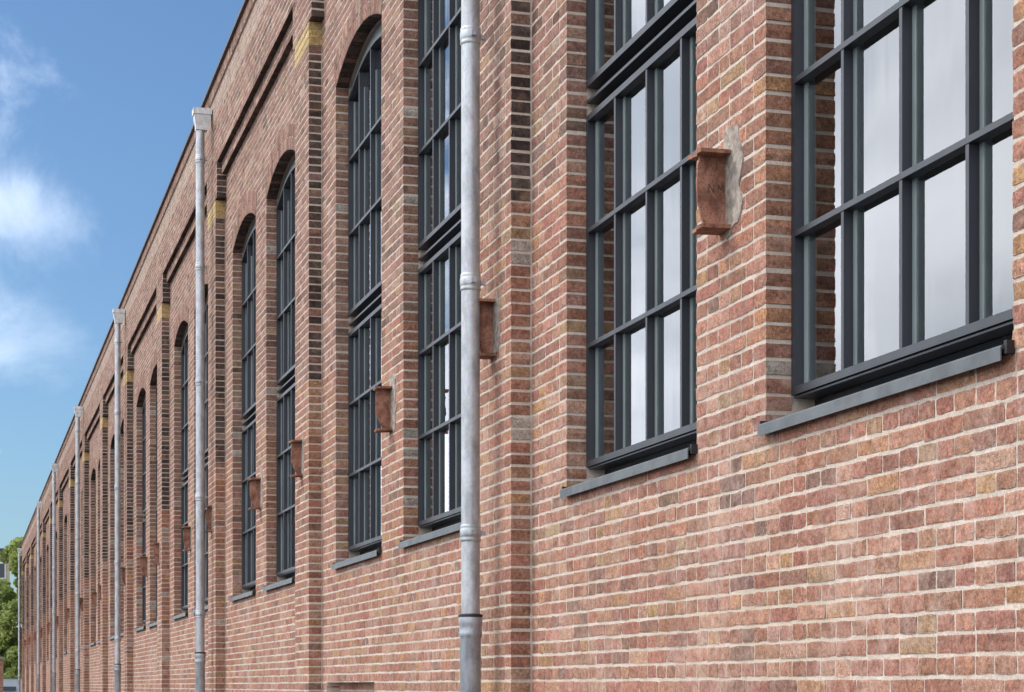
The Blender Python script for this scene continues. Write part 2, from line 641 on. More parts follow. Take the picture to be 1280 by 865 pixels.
def run(a, b, k, q, depth=0.1, open_a=True, open_b=True, strong=False, col=None, hz=1.0, soffit_shade=False, pale=False):
    """one course between a (near) and b (far); an open end shows its face, a closed end gets a joint"""
    z0, z1 = k * C + 0.0056, (k + hz) * C - 0.0056
    a2 = a if open_a else a + 0.007
    b2 = b if open_b else b - 0.011
    sz = sizes(b2 - a2, k)
    p = a2
    m = len(sz)
    jit = 0.006 if m > 3 else 0.002
    edges = [a2]
    for s in sz[:-1]:
        p += s
        edges.append(p + RNG.uniform(-jit, jit))
    edges.append(b2)
    for i in range(m):
        u0 = edges[i] + (J if i else 0)
        u1 = edges[i + 1] - (J if i < m - 1 else 0)
        dz0, dz1 = RNG.uniform(-.0015, .0015, 2)
        add(u0, u1, z0 + dz0, z1 + dz1, q + RNG.uniform(-.0010, .0014), depth, col, soffit_shade or (strong and (i == 0 or i == m - 1)))  # soffit courses carry painted shade on every side and underside
        if pale:
            v = list(recs[-1])
            v[6:9] = list(np.array(v[6:9]) * .45 + np.array((.46, .37, .31)) * .55)
            recs[-1] = tuple(v)


YEL = []
for i in range(FIRST, LAST + 1):
    n = near_edge(i)
    for k in range(0, 106):
        run(n, n + PW, k, PQ, strong=True)
    for k in range(109, 115):
        run(n - 0.11, n + PW + 0.11, k, PQ, strong=True, soffit_shade=k == 109)
    if i == FIRST:
        continue
    f = n - BAY + PW
    e = []
    for wf in reversed(W_FAR):
        e += [n - wf - CH, n - wf]
    for k in range(0, 113):
        zt = (k + 1) * C
        if k < 40:
            if i == 2 and k < 26:
                run(f, ra, k, 0, open_a=False)
                run(rb, n, k, 0, open_b=False)
                run(ra, rb, k, -0.1, 0.05, open_a=False, open_b=False)
            else:
                run(f, n, k, 0, open_a=False, open_b=False)
        elif k < 98:
            run(f, e[0], k, 0, open_a=False)
            run(e[1], e[2], k, 0)
            run(e[3], n, k, 0, open_b=False)
        else:
            zm = (k + 0.5) * C
            zq = (k + 0.92) * C - ZC
            re = RAD + RING
            hw = math.sqrt(max(re * re - zq * zq, 0)) if zq < re else 0
            if hw > 0.05:
                # the ring ends on radial skewbacks
                sk = CH / 2 + (zm - SPR) * (CH / 2) / (RAD - RISE) + 0.004
                hw = min(hw, sk)
                c0, c1 = (e[0] + e[1]) / 2, (e[2] + e[3]) / 2
                run(f, c0 - hw, k, 0, open_a=False)
                run(c0 + hw + .004, c1 - hw, k, 0)
                run(c1 + hw + .004, n, k, 0, open_b=False)
            else:
                run(f, n, k, 0, open_a=False, open_b=False)
    for k in (113, 114):
        run(f + 0.11, n - 0.11, k, PQ / 2, open_a=False, open_b=False, soffit_shade=k == 113)
for k in range(115, 127):
    run(UA, UB, k, PQ, strong=True, soffit_shade=k == 115, pale=k > 122)
# rowlock course under the coping
nn = int((UB - UA) / 0.062)
for j in range(nn):
    a = UA + (UB - UA) * j / nn
    add(a + .003, a + (UB - UA) / nn - .003, 127 * C + .005, 128.85 * C, PQ + .02 + RNG.uniform(-.002, .002), 0.1)

recs = np.array(recs)
CT, ST = math.cos(THETA), math.sin(THETA)


def project(u, q, z):
    L = D - q
    Z = u * CT + L * ST
    X = -u * ST + L * CT
    return 640 + FPX * X / Z, 857 - FPX * (z - EYE) / Z, Z


def outline(r, n):
    """(M, n, 2) outlines in (u, z), counter-clockwise seen from outside, with worn edges"""
    u0, u1, z0, z1 = r[:, 0], r[:, 1], r[:, 2], r[:, 3]
    m = len(r)
    if n == 4:
        o = np.stack([np.stack([u1, z0], 1), np.stack([u0, z0], 1), np.stack([u0, z1], 1), np.stack([u1, z1], 1)], 1)
        return o + RNG.normal(0, .0011, o.shape)
    t = lambda k: u1 + (u0 - u1) * k
    zm = (z0 + z1) / 2
    pts = [(t(0), z0), (t(.33), z0), (t(.67), z0), (t(1), z0), (t(1), zm), (t(1), z1), (t(.67), z1), (t(.33), z1), (t(0), z1), (t(0), zm)]
    o = np.stack([np.stack(p, 1) for p in pts], 1)
    o += RNG.normal(0, .0012, o.shape)
    # knocked corners
    sgn = {0: (-1, 1), 3: (1, 1), 5: (1, -1), 8: (-1, -1)}
    for k, (su, sz) in sgn.items():
        a = np.abs(RNG.normal(0, .0012, m)) + .0003
        b = np.abs(RNG.normal(0, .0010, m)) + .0003
        o[:, k, 0] += su * a
        o[:, k, 1] += sz * b
    return o


def brick_arrays(o, q, dep, ch, col, side):
    """vertices, loops and per-face tints of many bricks at once"""
    m, n, _ = o.shape
    cen = o.mean(1, keepdims=True)
    half = np.abs(o - cen).max(1, keepdims=True)
    rings = []
    if ch > 0:
        ins = cen + (o - cen) * (1 - np.minimum(.0065 / half, .4))
        rings.append((ins, q))
        rings.append((o, q - ch))
    else:
        rings.append((o, q))
    rings.append((o, q - dep))
    nr = len(rings)
    V = np.zeros((m, nr * n, 3))
    for a, (p, qq) in enumerate(rings):
        V[:, a * n:(a + 1) * n, 0] = -p[:, :, 0]
        V[:, a * n:(a + 1) * n, 2] = p[:, :, 1]
        V[:, a * n:(a + 1) * n, 1] = -np.broadcast_to(np.asarray(qq)[:, None], (m, n))
    if ch > 0 and n > 4:
        V[:, :n, 1] += RNG.normal(0, .00015, (m, n))
        V[:, n:2 * n, 1] += RNG.normal(0, .0007, (m, n))
    base = (np.arange(m) * nr * n)[:, None]
    loops = [base + np.arange(n)[None, :]]
    sizes_ = [n]
    for a in range(nr - 1):
        for k in range(n):
            k2 = (k + 1) % n
            quad = np.array([a * n + k, (a + 1) * n + k, (a + 1) * n + k2, a * n + k2])
            loops.append(base + quad[None, :])
            sizes_.append(4)
    L = np.concatenate(loops, 1)
    E1 = np.zeros(L.shape[1])
    if ch > 0:
        for k in range(n):
            E1[n + 4 * k + 1] = E1[n + 4 * k + 2] = 1.0
    E = np.tile(E1, m)
    nf = len(sizes_)
    FC = np.zeros((m, nf, 4))
    FC[:, :, 3] = 1
    fr = 1 + (n if ch > 0 else 0)
    FC[:, :fr, :3] = col[:, None, :]
    FC[:, fr:, :3] = side[:, None, :]
    return V.reshape(-1, 3), L.reshape(-1), np.tile(np.array(sizes_), m), FC.reshape(-1, 4), E


def mesh_from(name, parts, mat='brick'):
    vo, V, L, S, F, EE = 0, [], [], [], [], []
    for v, l, s, f, e in parts:
        EE.append(e)
        V.append(v)
        L.append(l + vo)
        S.append(s)
        F.append(f)
        vo += len(v)
    V, L, S, F = np.concatenate(V), np.concatenate(L), np.concatenate(S), np.concatenate(F)
    me = bpy.data.meshes.new(name)
    me.vertices.add(len(V))
    me.vertices.foreach_set('co', V.astype(np.float32).ravel())
    me.loops.add(len(L))
    me.loops.foreach_set('vertex_index', L.astype(np.int32))
    me.polygons.add(len(S))
    st = np.concatenate([[0], np.cumsum(S)[:-1]])
    me.polygons.foreach_set('loop_start', st.astype(np.int32))
    at = me.attributes.new('tint', 'FLOAT_COLOR', 'FACE')
    at.data.foreach_set('color', F.astype(np.float32).ravel())
    ae = me.attributes.new('edge', 'FLOAT', 'CORNER')
    ae.data.foreach_set('value', np.concatenate(EE).astype(np.float32))
    me.materials.append(M[mat])
    me.update(calc_edges=True)
    me.shade_flat()
    return me


um = (recs[:, 0] + recs[:, 1]) / 2
zm = (recs[:, 2] + recs[:, 3]) / 2
px, py, pz = project(um, recs[:, 4], zm)
size = (FPX / pz) ** 2 * (recs[:, 1] - recs[:, 0]) * (recs[:, 3] - recs[:, 2]) * np.clip((px + 47) / 2472, 0, 1)
seen = (px > 4) & (px < 1276) & (py > 3) & (py < 862) & (um > 3.9)
rank = np.where(seen, size, 0)
own = np.zeros(len(recs), bool)
own[np.argsort(-rank)[:300]] = True

parts = []
lod0 = (um > 2.5) & (um < 17.5) & (zm > 1.3) & ~own
lod1 = (um > 2.5) & (um < 42) & (zm > 1.0) & ~own & ~lod0
lod2 = ~own & ~lod0 & ~lod1
for sel, n, ch in ((lod0, 10, .0009), (lod1, 4, .0008), (lod2, 4, 0.0)):
    r = recs[sel]
    o = outline(r, n)
    parts.append(brick_arrays(o, r[:, 4], r[:, 5], ch, r[:, 6:9], r[:, 9:12]))

# arch rings: wedge bricks on edge
for i in range(FIRST + 1, LAST + 1):
    n = near_edge(i)
    for wf in W_FAR:
        c = n - wf - CH / 2
        half = math.asin((CH / 2) / RAD)
        nv = 27
        oo, qq, cc, ss = [], [], [], []
        for j in range(nv):
            a0 = -half + 2 * half * j / nv
            a1 = -half + 2 * half * (j + 1) / nv
            g = .0036 / RAD
            a0 += g
            a1 -= g
            # split the ring into header and two-header lengths so that joints stagger
            cutr = [0, .103, .112, RING] if j % 2 else [0, RING]
            for t0, t1 in zip(cutr[::2], cutr[1::2]):
                r0, r1 = RAD + t0, RAD + t1
                oo.append([(c + r0 * math.sin(a1), ZC + r0 * math.cos(a1)), (c + r0 * math.sin(a0), ZC + r0 * math.cos(a0)),
                           (c + r1 * math.sin(a0), ZC + r1 * math.cos(a0)), (c + r1 * math.sin(a1), ZC + r1 * math.cos(a1))])
                qq.append(.003 + RNG.uniform(-.0005, .001))
                t_ = tint(SPR, 0)
                cc.append(t_)
                ss.append(soot_shade(SPR, t_, True))  # underside of the arch darkened too, painted shade
        oo = np.array(oo)
        oo += RNG.normal(0, .0008, oo.shape)
        parts.append(brick_arrays(oo, np.array(qq), np.full(len(qq), .1), .003, np.array(cc), np.array(ss)))
bw = obj('brickwork', mesh_from('brickwork', parts))
under(bw, wall)
tag(bw, kind='stuff')

for r in recs[own]:
    r = r[None, :]
    cu, cz = (r[0, 0] + r[0, 1]) / 2, (r[0, 2] + r[0, 3]) / 2
    pr = brick_arrays(outline(r, 10), r[:, 4], r[:, 5], .0009, r[:, 6:9], r[:, 9:12])
    pr[0][:, 0] += cu
    pr[0][:, 2] -= cz
    o = obj('brick', mesh_from('brick', [pr]), None, (-cu, 0, cz))
    under(o, wall)

# yellow bricks capping the slim part of every pilaster
for i in range(FIRST, LAST + 1):
    n = near_edge(i)
    for k in (106, 107, 108):
        r = np.array([[n - .001, n + PW, k * C + .002, (k + 1) * C - .002, PQ + .003, .12, .52, .39, .19, .44, .31, .13]])
        r[0, 6:] *= RNG.uniform(.9, 1.1)
        pr = brick_arrays(outline(r, 4), r[:, 4], r[:, 5], .003, r[:, 6:9], r[:, 9:12])
        o = obj('yellow_brick', mesh_from('yellow_brick', [pr]))
        under(o, wall)
        o['label'] = 'yellow brick in the band across the pilaster'

# --- coping and shell
cp = MB().box(UA - .03, UB + .03, -0.34, PQ + .05, 128.9 * C, 129.4 * C).build('coping', 'coping')
under(cp)
rf = MB().box(UA + .02, UB - .02, -14, -0.345, 126 * C, 127 * C).build('roof', 'roof')
under(rf)
for nm, bx in (('rear_wall', (UA, UB, -14.3, -14.0, 0, 127 * C)), ('gable_wall', (UB - .3, UB, -13.99, -.301, 0, 125.9 * C)),
               ('gable_wall', (UA, UA + .3, -13.99, -.301, 0, 125.9 * C)), ('partition_wall', (UA + .31, UB - .31, -3.2, -3.1, .01, 125.9 * C)),
               ('inner_floor', (UA + .31, UB - .31, -13.9, -.302, 0.0, 0.005))):
    under(MB().box(*bx).build(nm, 'interior'))

# --- windows (local: u measured from the near edge, z absolute)
QF, QG = -0.095, -0.137
ZL0, ZL1 = EYE + 1.022, EYE + 2.665      # lower casement
ZU0 = EYE + 2.80                         # upper casement
BARS_L = (EYE + 1.587, EYE + 2.125)
BARS_U = (EYE + 3.41, EYE + 3.97)
COLS = [CH * k / 4 for k in range(5)]
ZTOP = EYE + 4.44                        # spring of the frame head
HR = 0.155
RAD_F = (CH * CH / 4 + HR * HR) / (2 * HR)


def head(u, off=0.0):
    return ZTOP + HR - RAD_F + math.sqrt(max(RAD_F ** 2 - (u - CH / 2) ** 2, 0)) - off


BW = 0.010      # half width of a glazing bar


def rect_frame(mb, u0, u1, z0, z1, wd, q0, q1, zw=None):
    zw = zw or wd
    mb.box(u0, u0 + wd, q0, q1, z0, z1)
    mb.box(u1 - wd, u1, q0, q1, z0, z1)
    mb.box(u0 + wd, u1 - wd, q0, q1 + .002, z0, z0 + zw)
    mb.box(u0 + wd, u1 - wd, q0, q1 + .002, z1 - zw, z1)


WM = {}
FW = 0.028
mb = MB()
rect_frame(mb, .006, CH - .006, ZL0, ZL1, FW, -0.185, QF)
mb.box(.012, CH - .012, -0.19, QF - .008, ZL0 - .010, ZL0 - .003)
WM['lower_frame'] = mb.mesh('lower_frame', 'frame')


def arch_band(mb, u0, u1, off0, off1, q0, q1, n=16):
    for k in range(n):
        a, b = u0 + (u1 - u0) * k / n, u0 + (u1 - u0) * (k + 1) / n
        mb.poly_prism([(b, head(b, off0)), (a, head(a, off0)), (a, head(a, off1)), (b, head(b, off1))], q0, q1)


mb = MB()
mb.box(.006, .006 + FW, -0.185, QF, ZU0, head(.006 + FW, FW))
mb.box(CH - .006 - FW, CH - .006, -0.185, QF, ZU0, head(CH - .006 - FW, FW))
mb.box(.006 + FW, CH - .006 - FW, -0.185, QF + .002, ZU0, ZU0 + FW)
arch_band(mb, .006, CH - .006, FW, 0.0, -0.185, QF + .002)
WM['upper_frame'] = mb.mesh('upper_frame', 'frame')
mb = MB()
arch_band(mb, .004, CH - .004, -0.001, -0.10, -0.24, QF - .03)
WM['head_trim'] = mb.mesh('head_trim', 'greywall')
mb = MB()
mb.box(.008, CH - .008, -0.20, -0.165, ZL1 + .001, ZU0 - .001)
mb.box(.004, CH - .004, -0.165, QF - .004, EYE + 2.728, EYE + 2.742)
WM['transom'] = mb.mesh('transom', 'frame')
mb = MB()
mb.box(.006, CH - .006, -0.24, -0.186, ZOPEN - .01, ZL0 - .012)
WM['base_rail'] = mb.mesh('base_rail', 'black')
mb = MB()
mb.box(.05, CH - .38, -0.185, -0.180, ZOPEN + .05, ZL0 - .013)
WM['base_glazing'] = mb.mesh('base_glazing', 'darkglass')
mb = MB()
pts_q = [(-0.22, ZOPEN + .032), (0.028, ZOPEN + .012)]
# sloping sill with a turned down front
sl = MB()
b_ = len(sl.v)
prof = [(-0.21, ZOPEN + .045), (0.030, ZOPEN + .016), (0.034, ZOPEN + .010), (0.034, ZOPEN - .026), (0.030, ZOPEN - .026), (0.030, ZOPEN + .006), (-0.21, ZOPEN + .035)]
for u in (.004, CH - .004):
    sl.v += [(u, q, z) for q, z in prof]
k_ = len(prof)
for j in range(k_):
    j2 = (j + 1) % k_
    sl.f.append((j, k_ + j, k_ + j2, j2))
sl.f.append(tuple(range(k_ - 1, -1, -1)))
sl.f.append(tuple(range(k_, 2 * k_)))
WM['sill'] = sl.mesh('sill', 'sill')
mb = MB()
mb.box(-.012, .0035, -0.02, .024, ZOPEN - .008, ZOPEN + .028)
WM['end_cap_a'] = mb.mesh('sill_end_cap', 'black')
mb = MB()
mb.box(CH - .0035, CH + .006, -0.04, .022, ZOPEN - .002, ZOPEN + .03)
WM['end_cap_b'] = mb.mesh('sill_end_cap', 'black')


def vbar(z0, z1):
    m = MB()
    m.box(-BW, BW, QG + .004, QF - .001, z0, z1)
    return m.mesh('glazing_bar', 'frame')


def hbar(z):
    m = MB()
    m.box(.006 + FW, CH - .006 - FW, QG + .004, QF + .002, z - BW, z + BW)
    return m.mesh('glazing_bar', 'frame')


WM['vl'] = vbar(ZL0 + FW, ZL1 - FW)
VU = {k: vbar(ZU0 + FW, head(COLS[k], FW) - .0005) for k in (1, 2, 3)}
HB = {z: hbar(z) for z in BARS_L + BARS_U}
TG_ = 0.003
# bars on the room side of the glass
mb = MB()
for z0, z1 in ((ZL0, ZL1), (ZU0, ZTOP)):
    for k, u in enumerate(COLS):
        a = min(max(u, .03), CH - .03)
        mb.box(a - .034, a + .034, -0.172, QG + TG_ + .0035, z0 + .03, z1 - .03)
for z in BARS_L + BARS_U:
    mb.box(.05, CH - .05, -0.19, QG - .011, z - .019, z + .019)
for z in (ZL0 + .03, ZL1 - .03, ZU0 + .03):
    mb.box(.05, CH - .05, -0.19, QG - .011, z - .019, z + .019)
WM['inner_frame'] = mb.mesh('inner_frame', 'inner')
TG = 0.003


def pane_mesh(k, z0, z1, arch=False):
    a = COLS[k] + (BW if k else .006 + FW)
    b = COLS[k + 1] - (BW if k < 3 else .006 + FW)
    m = MB()
    if not arch:
        m.box(a, b, QG - TG, QG + TG, z0, z1)
    else:
        pts = [(b, z0), (a, z0)] + [(a + (b - a) * t / 6, head(a + (b - a) * t / 6, FW)) for t in range(7)]
        m.poly_prism(pts, QG - TG, QG + TG)
    return m.mesh('pane', 'glass')


rowsL = [(ZL0 + FW, BARS_L[0] - BW), (BARS_L[0] + BW, BARS_L[1] - BW), (BARS_L[1] + BW, ZL1 - FW)]
rowsU = [(ZU0 + FW, BARS_U[0] - BW), (BARS_U[0] + BW, BARS_U[1] - BW)]
PANES = [pane_mesh(k, *r) for r in rowsL + rowsU for k in range(4)] + [pane_mesh(k, BARS_U[1] + BW, 0, True) for k in range(4)]
# sheer curtain hanging in folds behind the glass
cm_ = MB()
nc = 150
for k in range(nc + 1):
    t_ = k / nc
    uu_ = .03 + (CH - .06) * t_
    qq_ = -.36 + .028 * math.sin(t_ * 62 + 1.6 * math.sin(t_ * 9)) + .012 * math.sin(t_ * 151 + 2)
    cm_.v += [(uu_, qq_, ZOPEN + .06), (uu_, qq_ * .8 - .072, ZTOP + .1)]
for k in range(nc):
    cm_.f.append((2 * k, 2 * k + 1, 2 * k + 3, 2 * k + 2))
CURT = cm_.mesh('curtain', 'curtain', True)
far_glass = MB()
far_glass.box(.03, CH - .03, QG - TG, QG + TG, ZL0 + .02, ZL1 - .02)
far_glass.box(.03, CH - .03, QG - TG, QG + TG, ZU0 + .02, ZTOP)

for i in range(FIRST + 1, LAST + 1):
    for wf in W_FAR:
        u = near_edge(i) - wf - CH
        win = empty('window', bld)
        win.location = (-u + N1, 0, 0)
        for key in ('lower_frame', 'upper_frame', 'head_trim', 'transom', 'base_rail', 'base_glazing', 'sill'):
            obj(key, WM[key], win)
        if 1 <= i <= 6:
            obj('sill_end_cap', WM['end_cap_a'], win)
            obj('sill_end_cap', WM['end_cap_b'], win)
        if 0 <= i <= 9:
            for k in (1, 2, 3):
                obj('glazing_bar', WM['vl'], win, (-COLS[k], 0, 0))
                obj('glazing_bar', VU[k], win, (-COLS[k], 0, 0))
            for z in HB:
                obj('glazing_bar', HB[z], win)
            obj('inner_frame', WM['inner_frame'], win)
        for me in PANES:
            pn = obj('pane', me, win)
            pn.rotation_euler.z = max(-.0015, min(.0015, R.gauss(0, .0008)))
        if i in (0, 1, 2):
            obj('curtain', CURT, win)

# --- rusty beam stubs in piers and pilasters


def torn(m, lo, hi, q0, q1, cut, u0, u1, seed, nseg=14):
    """a plate standing out from the wall (q0..q1) with a ragged outer edge; cut(z) gives the lost length"""
    rr = random.Random(seed)
    zs = [lo + (hi - lo) * k / nseg for k in range(nseg + 1)]
    qs = [q1 - cut((z - lo) / (hi - lo)) + rr.uniform(-.003, .002) for z in zs]
    b = len(m.v)
    for z, q in zip(zs, qs):
        m.v += [(u0, q0, z), (u0, q, z), (u1, q, z), (u1, q0, z)]
    for k in range(nseg):
        a, c = b + 4 * k, b + 4 * (k + 1)
        for j in range(3):
            m.f.append((a + j, c + j, c + j + 1, a + j + 1))
    m.f.append((b, b + 1, b + 2, b + 3))
    e = b + 4 * nseg
    m.f.append((e + 3, e + 2, e + 1, e))


def flange(m, z0, z1, q0, q1, u0, u1, seed, n=7, tilt=0.0):
    rr = random.Random(seed)
    us = [u0 + (u1 - u0) * k / n for k in range(n + 1)]
    qs = [q1 + rr.uniform(-.012, .006) for _ in us]
    b = len(m.v)
    for u, q in zip(us, qs):
        dz = tilt
        m.v += [(u, q0, z0), (u, q, z0 + dz), (u, q, z1 + dz), (u, q0, z1)]
    for k in range(n):
        a, c = b + 4 * k, b + 4 * (k + 1)
        for j in range(4):
            m.f.append((a + j, a + (j + 1) % 4, c + (j + 1) % 4, c + j))
    m.f.append((b + 3, b + 2, b + 1, b))
    e = b + 4 * n
    m.f.append((e, e + 1, e + 2, e + 3))


def patch_mesh(seed, uc, q, zc, ru, rz):
    rr = random.Random(seed)
    n = 26
    m = MB()
    pts = []
    for k in range(n):
        a = 2 * math.pi * k / n
        f = (abs(math.cos(a)) ** 3 + abs(math.sin(a)) ** 3) ** (-1 / 3)
        pts.append((uc - ru * f * math.cos(a) * rr.uniform(.74, 1.12), zc + rz * f * math.sin(a) * rr.uniform(.86, 1.08)))
    c = (sum(p[0] for p in pts) / n, sum(p[1] for p in pts) / n)
    b = len(m.v)
    m.v += [(u, q - .01, z) for u, z in pts]
    m.v += [(c[0] + (u - c[0]) * .97, q + .004 + rr.uniform(-.001, .001), c[1] + (z - c[1]) * .97) for u, z in pts]
    m.v += [(c[0] + (u - c[0]) * .6, q + .004 + rr.uniform(-.001, .001), c[1] + (z - c[1]) * .6) for u, z in pts]
    m.v.append((c[0], q + .004, c[1]))
    for r_ in (0, 1):
        for k in range(n):
            k2 = (k + 1) % n
            m.f.append((b + r_ * n + k, b + r_ * n + k2, b + (r_ + 1) * n + k2, b + (r_ + 1) * n + k))
    for k in range(n):
        m.f.append((b + 2 * n + k, b + 2 * n + (k + 1) % n, b + 3 * n))
    return m


BZ0, BZ1 = EYE + 1.695, EYE + 1.955
for i in range(FIRST + 1, LAST + 1):
    for kind in ('pier', 'pilaster'):
        q0 = 0.0 if kind == 'pier' else PQ
        uc = near_edge(i) - 2.505 if kind == 'pier' else near_edge(i) + .325
        sd = i * 10 + (kind == 'pier')
        rr = random.Random(sd * 7 + 3)
        ln = 0.116 if kind == 'pier' else 0.092
        if i > 1:
            ln *= rr.uniform(.6, .95)
        st = empty('steel_beam_stub', bld)
        st.location = (N1, 0, 0)
        st['label'] = 'sawn-off rusty steel beam end sticking out of the brickwork'
        m = MB()
        sl_ = rr.uniform(.02, .045)
        torn(m, BZ0, BZ1, q0 - .06, q0 + ln, lambda t: sl_ * max(0, .38 - t) / .38 + (.01 if t > .9 else 0), uc - .006, uc + .006, sd)
        m.build('web', 'rust', st)
        m = MB()
        flange(m, BZ1, BZ1 + .014, q0 - .06, q0 + ln + .01, uc - .060, uc + .060, sd + 1, tilt=rr.uniform(-.012, .004))
        m.build('top_flange', 'rust', st)
        m = MB()
        flange(m, BZ0 - .014, BZ0, q0 - .06, q0 + ln + .004, uc - .058, uc + .058, sd + 2, tilt=rr.uniform(-.016, .0))
        m.build('bottom_flange', 'rust', st)
        if i == 1 and kind == 'pier':
            lt = MB()
            # the stamped letters N M on the web, read from the near side
            uu = uc - .0075
            zb, hh = BZ0 + .125, .030

            def stroke(qa, za, qb, zb_):
                dq, dz = qb - qa, zb_ - za
                l = math.hypot(dq, dz)
                px_, pz_ = -dz / l * .0009, dq / l * .0009
                b = len(lt.v)
                for uu_ in (uu, uu + .003):
                    lt.v += [(uu_, qa + px_, za + pz_), (uu_, qb + px_, zb_ + pz_), (uu_, qb - px_, zb_ - pz_), (uu_, qa - px_, za - pz_)]
                lt.f += [(b, b + 1, b + 2, b + 3), (b + 7, b + 6, b + 5, b + 4)] + [(b + j, b + 4 + j, b + 4 + (j + 1) % 4, b + (j + 1) % 4) for j in range(4)]
            qa = q0 + .070
            w_ = .019
            stroke(qa, zb, qa, zb + hh)
            stroke(qa, zb + hh, qa - w_, zb)
            stroke(qa - w_, zb, qa - w_, zb + hh)
            qa = q0 + .034
            w_ = .022
            stroke(qa, zb, qa - .002, zb + hh)
            stroke(qa - .002, zb + hh, qa - w_ / 2, zb + .010)
            stroke(qa - w_ / 2, zb + .010, qa - w_ + .002, zb + hh)
            stroke(qa - w_ + .002, zb + hh, qa - w_, zb)
            lo_ = lt.build('stamped_letters', 'black', st)
        if i <= 9:
            if kind == 'pier':
                pm = patch_mesh(sd, uc - .055, q0, (BZ0 + BZ1) / 2 + .035, .105, .205)
            else:
                pm = patch_mesh(sd, uc - .045, q0, (BZ0 + BZ1) / 2 + .01, .075, .16)
            pm.build('cement_patch', 'cement', st)

# ------------------------------------------------------------------ downpipes
for i in (1, 3, 5, 7, 9, 11, 15):
    u = near_edge(i) + PW / 2 - .02
    q = 0.232
    dp = empty('downpipe', None, (-u, -q, 0))
    order = {1: 'thick zinc downpipe with black rubber ring, seventh pipe from the far corner of the hall',
             3: 'pale zinc downpipe with hopper head, sixth pipe from the far corner of the hall',
             5: 'pale zinc downpipe with hopper head, fifth pipe from the far corner of the hall',
             7: 'pale zinc downpipe with hopper head, fourth pipe from the far corner of the hall',
             9: 'slender zinc downpipe with hopper head, third pipe from the far corner of the hall',
             11: 'slender zinc downpipe, next but one before the far corner of the hall',
             15: 'zinc downpipe at the far corner of the brick hall beside the tree'}[i]
    tag(dp, order, 'downpipe', 'zinc downpipes on the brick hall')
    ns = 28 if i < 4 else 14
    zt = EYE + 6.03
    zs = EYE + 0.352
    MB().lathe(0, 0, [(.0475, zs - .05), (.0475, zt + .02)], ns).build('pipe', 'zinc', dp, True)
    MB().lathe(0, 0, [(.053, 0.0), (.053, zs - .115), (.0565, zs - .105), (.0595, zs - .095), (.0595, zs - .082), (.057, zs - .072), (.057, zs - .05),
                      (.0605, zs - .04), (.0605, zs - .012), (.0585, zs - .004)], ns).build('standpipe', 'zinc2', dp, True)
    MB().lathe(0, 0, [(.0585, zs - .0035), (.0625, zs - .002), (.0625, zs + .008), (.049, zs + .013)], ns).build('rubber_ring', 'black', dp, True)
    for hc in (0.776, 2.05, 3.30, 4.55, 5.72):
        z = EYE + hc
        cl_ = MB().lathe(0, 0, [(.049, z - .045), (.0525, z - .040), (.0525, z - .030), (.0505, z - .024), (.0525, z - .018), (.0540, z - .014), (.0540, z + .014),
                                (.0525, z + .018), (.0510, z + .022), (.0520, z + .028), (.0520, z + .036), (.049, z + .042)], ns).build('collar', 'zinc', dp, True)
        br = MB()
        br.box(-.010, .010, -.078, -.05, z - .010, z + .010)
        br.build('bracket', 'zinc2', dp)
        MB().box(-.070, -.052, -.012, .012, z - .012, z + .012).build('clamp_lug', 'zinc2', dp)
    # hopper head: tapered box with a flat rim
    hm = MB()
    z0, z1, z2 = zt, zt + .16, zt + .25
    b = 0
    rings = [(.054, -.075, .050, z0), (.055, -.09, .052, z0 + .05), (.062, -.10, .062, z0 + .10), (.068, -.11, .070, z1), (.068, -.11, .070, z1 + .004), (.078, -.118, .080, z1 + .006), (.078, -.118, .080, z2 - .02), (.072, -.11, .074, z2 - .02), (.070, -.108, .072, z2 - .05)]
    for hw, qa, qb, z in rings:
        hm.v += [(hw, qb, z), (-hw, qb, z), (-hw, qa, z), (hw, qa, z)]
    for r_ in range(len(rings) - 1):
        for k in range(4):
            hm.f.append((4 * r_ + k, 4 * r_ + (k + 1) % 4, 4 * r_ + 4 + (k + 1) % 4, 4 * r_ + 4 + k))
    hm.f.append((3, 2, 1, 0))
    e = 4 * (len(rings) - 1)
    hm.f.append((e, e + 1, e + 2, e + 3))
    hm.build('hopper_head', 'hopper', dp)

# ------------------------------------------------------------------ beyond the end of the hall


def from_px(x, Z):
    X = (x - 640) / FPX * Z
    u = Z * CT - X * ST
    L = Z * ST + X * CT
    return u, L - D       # world y = L - D ; world x = -u


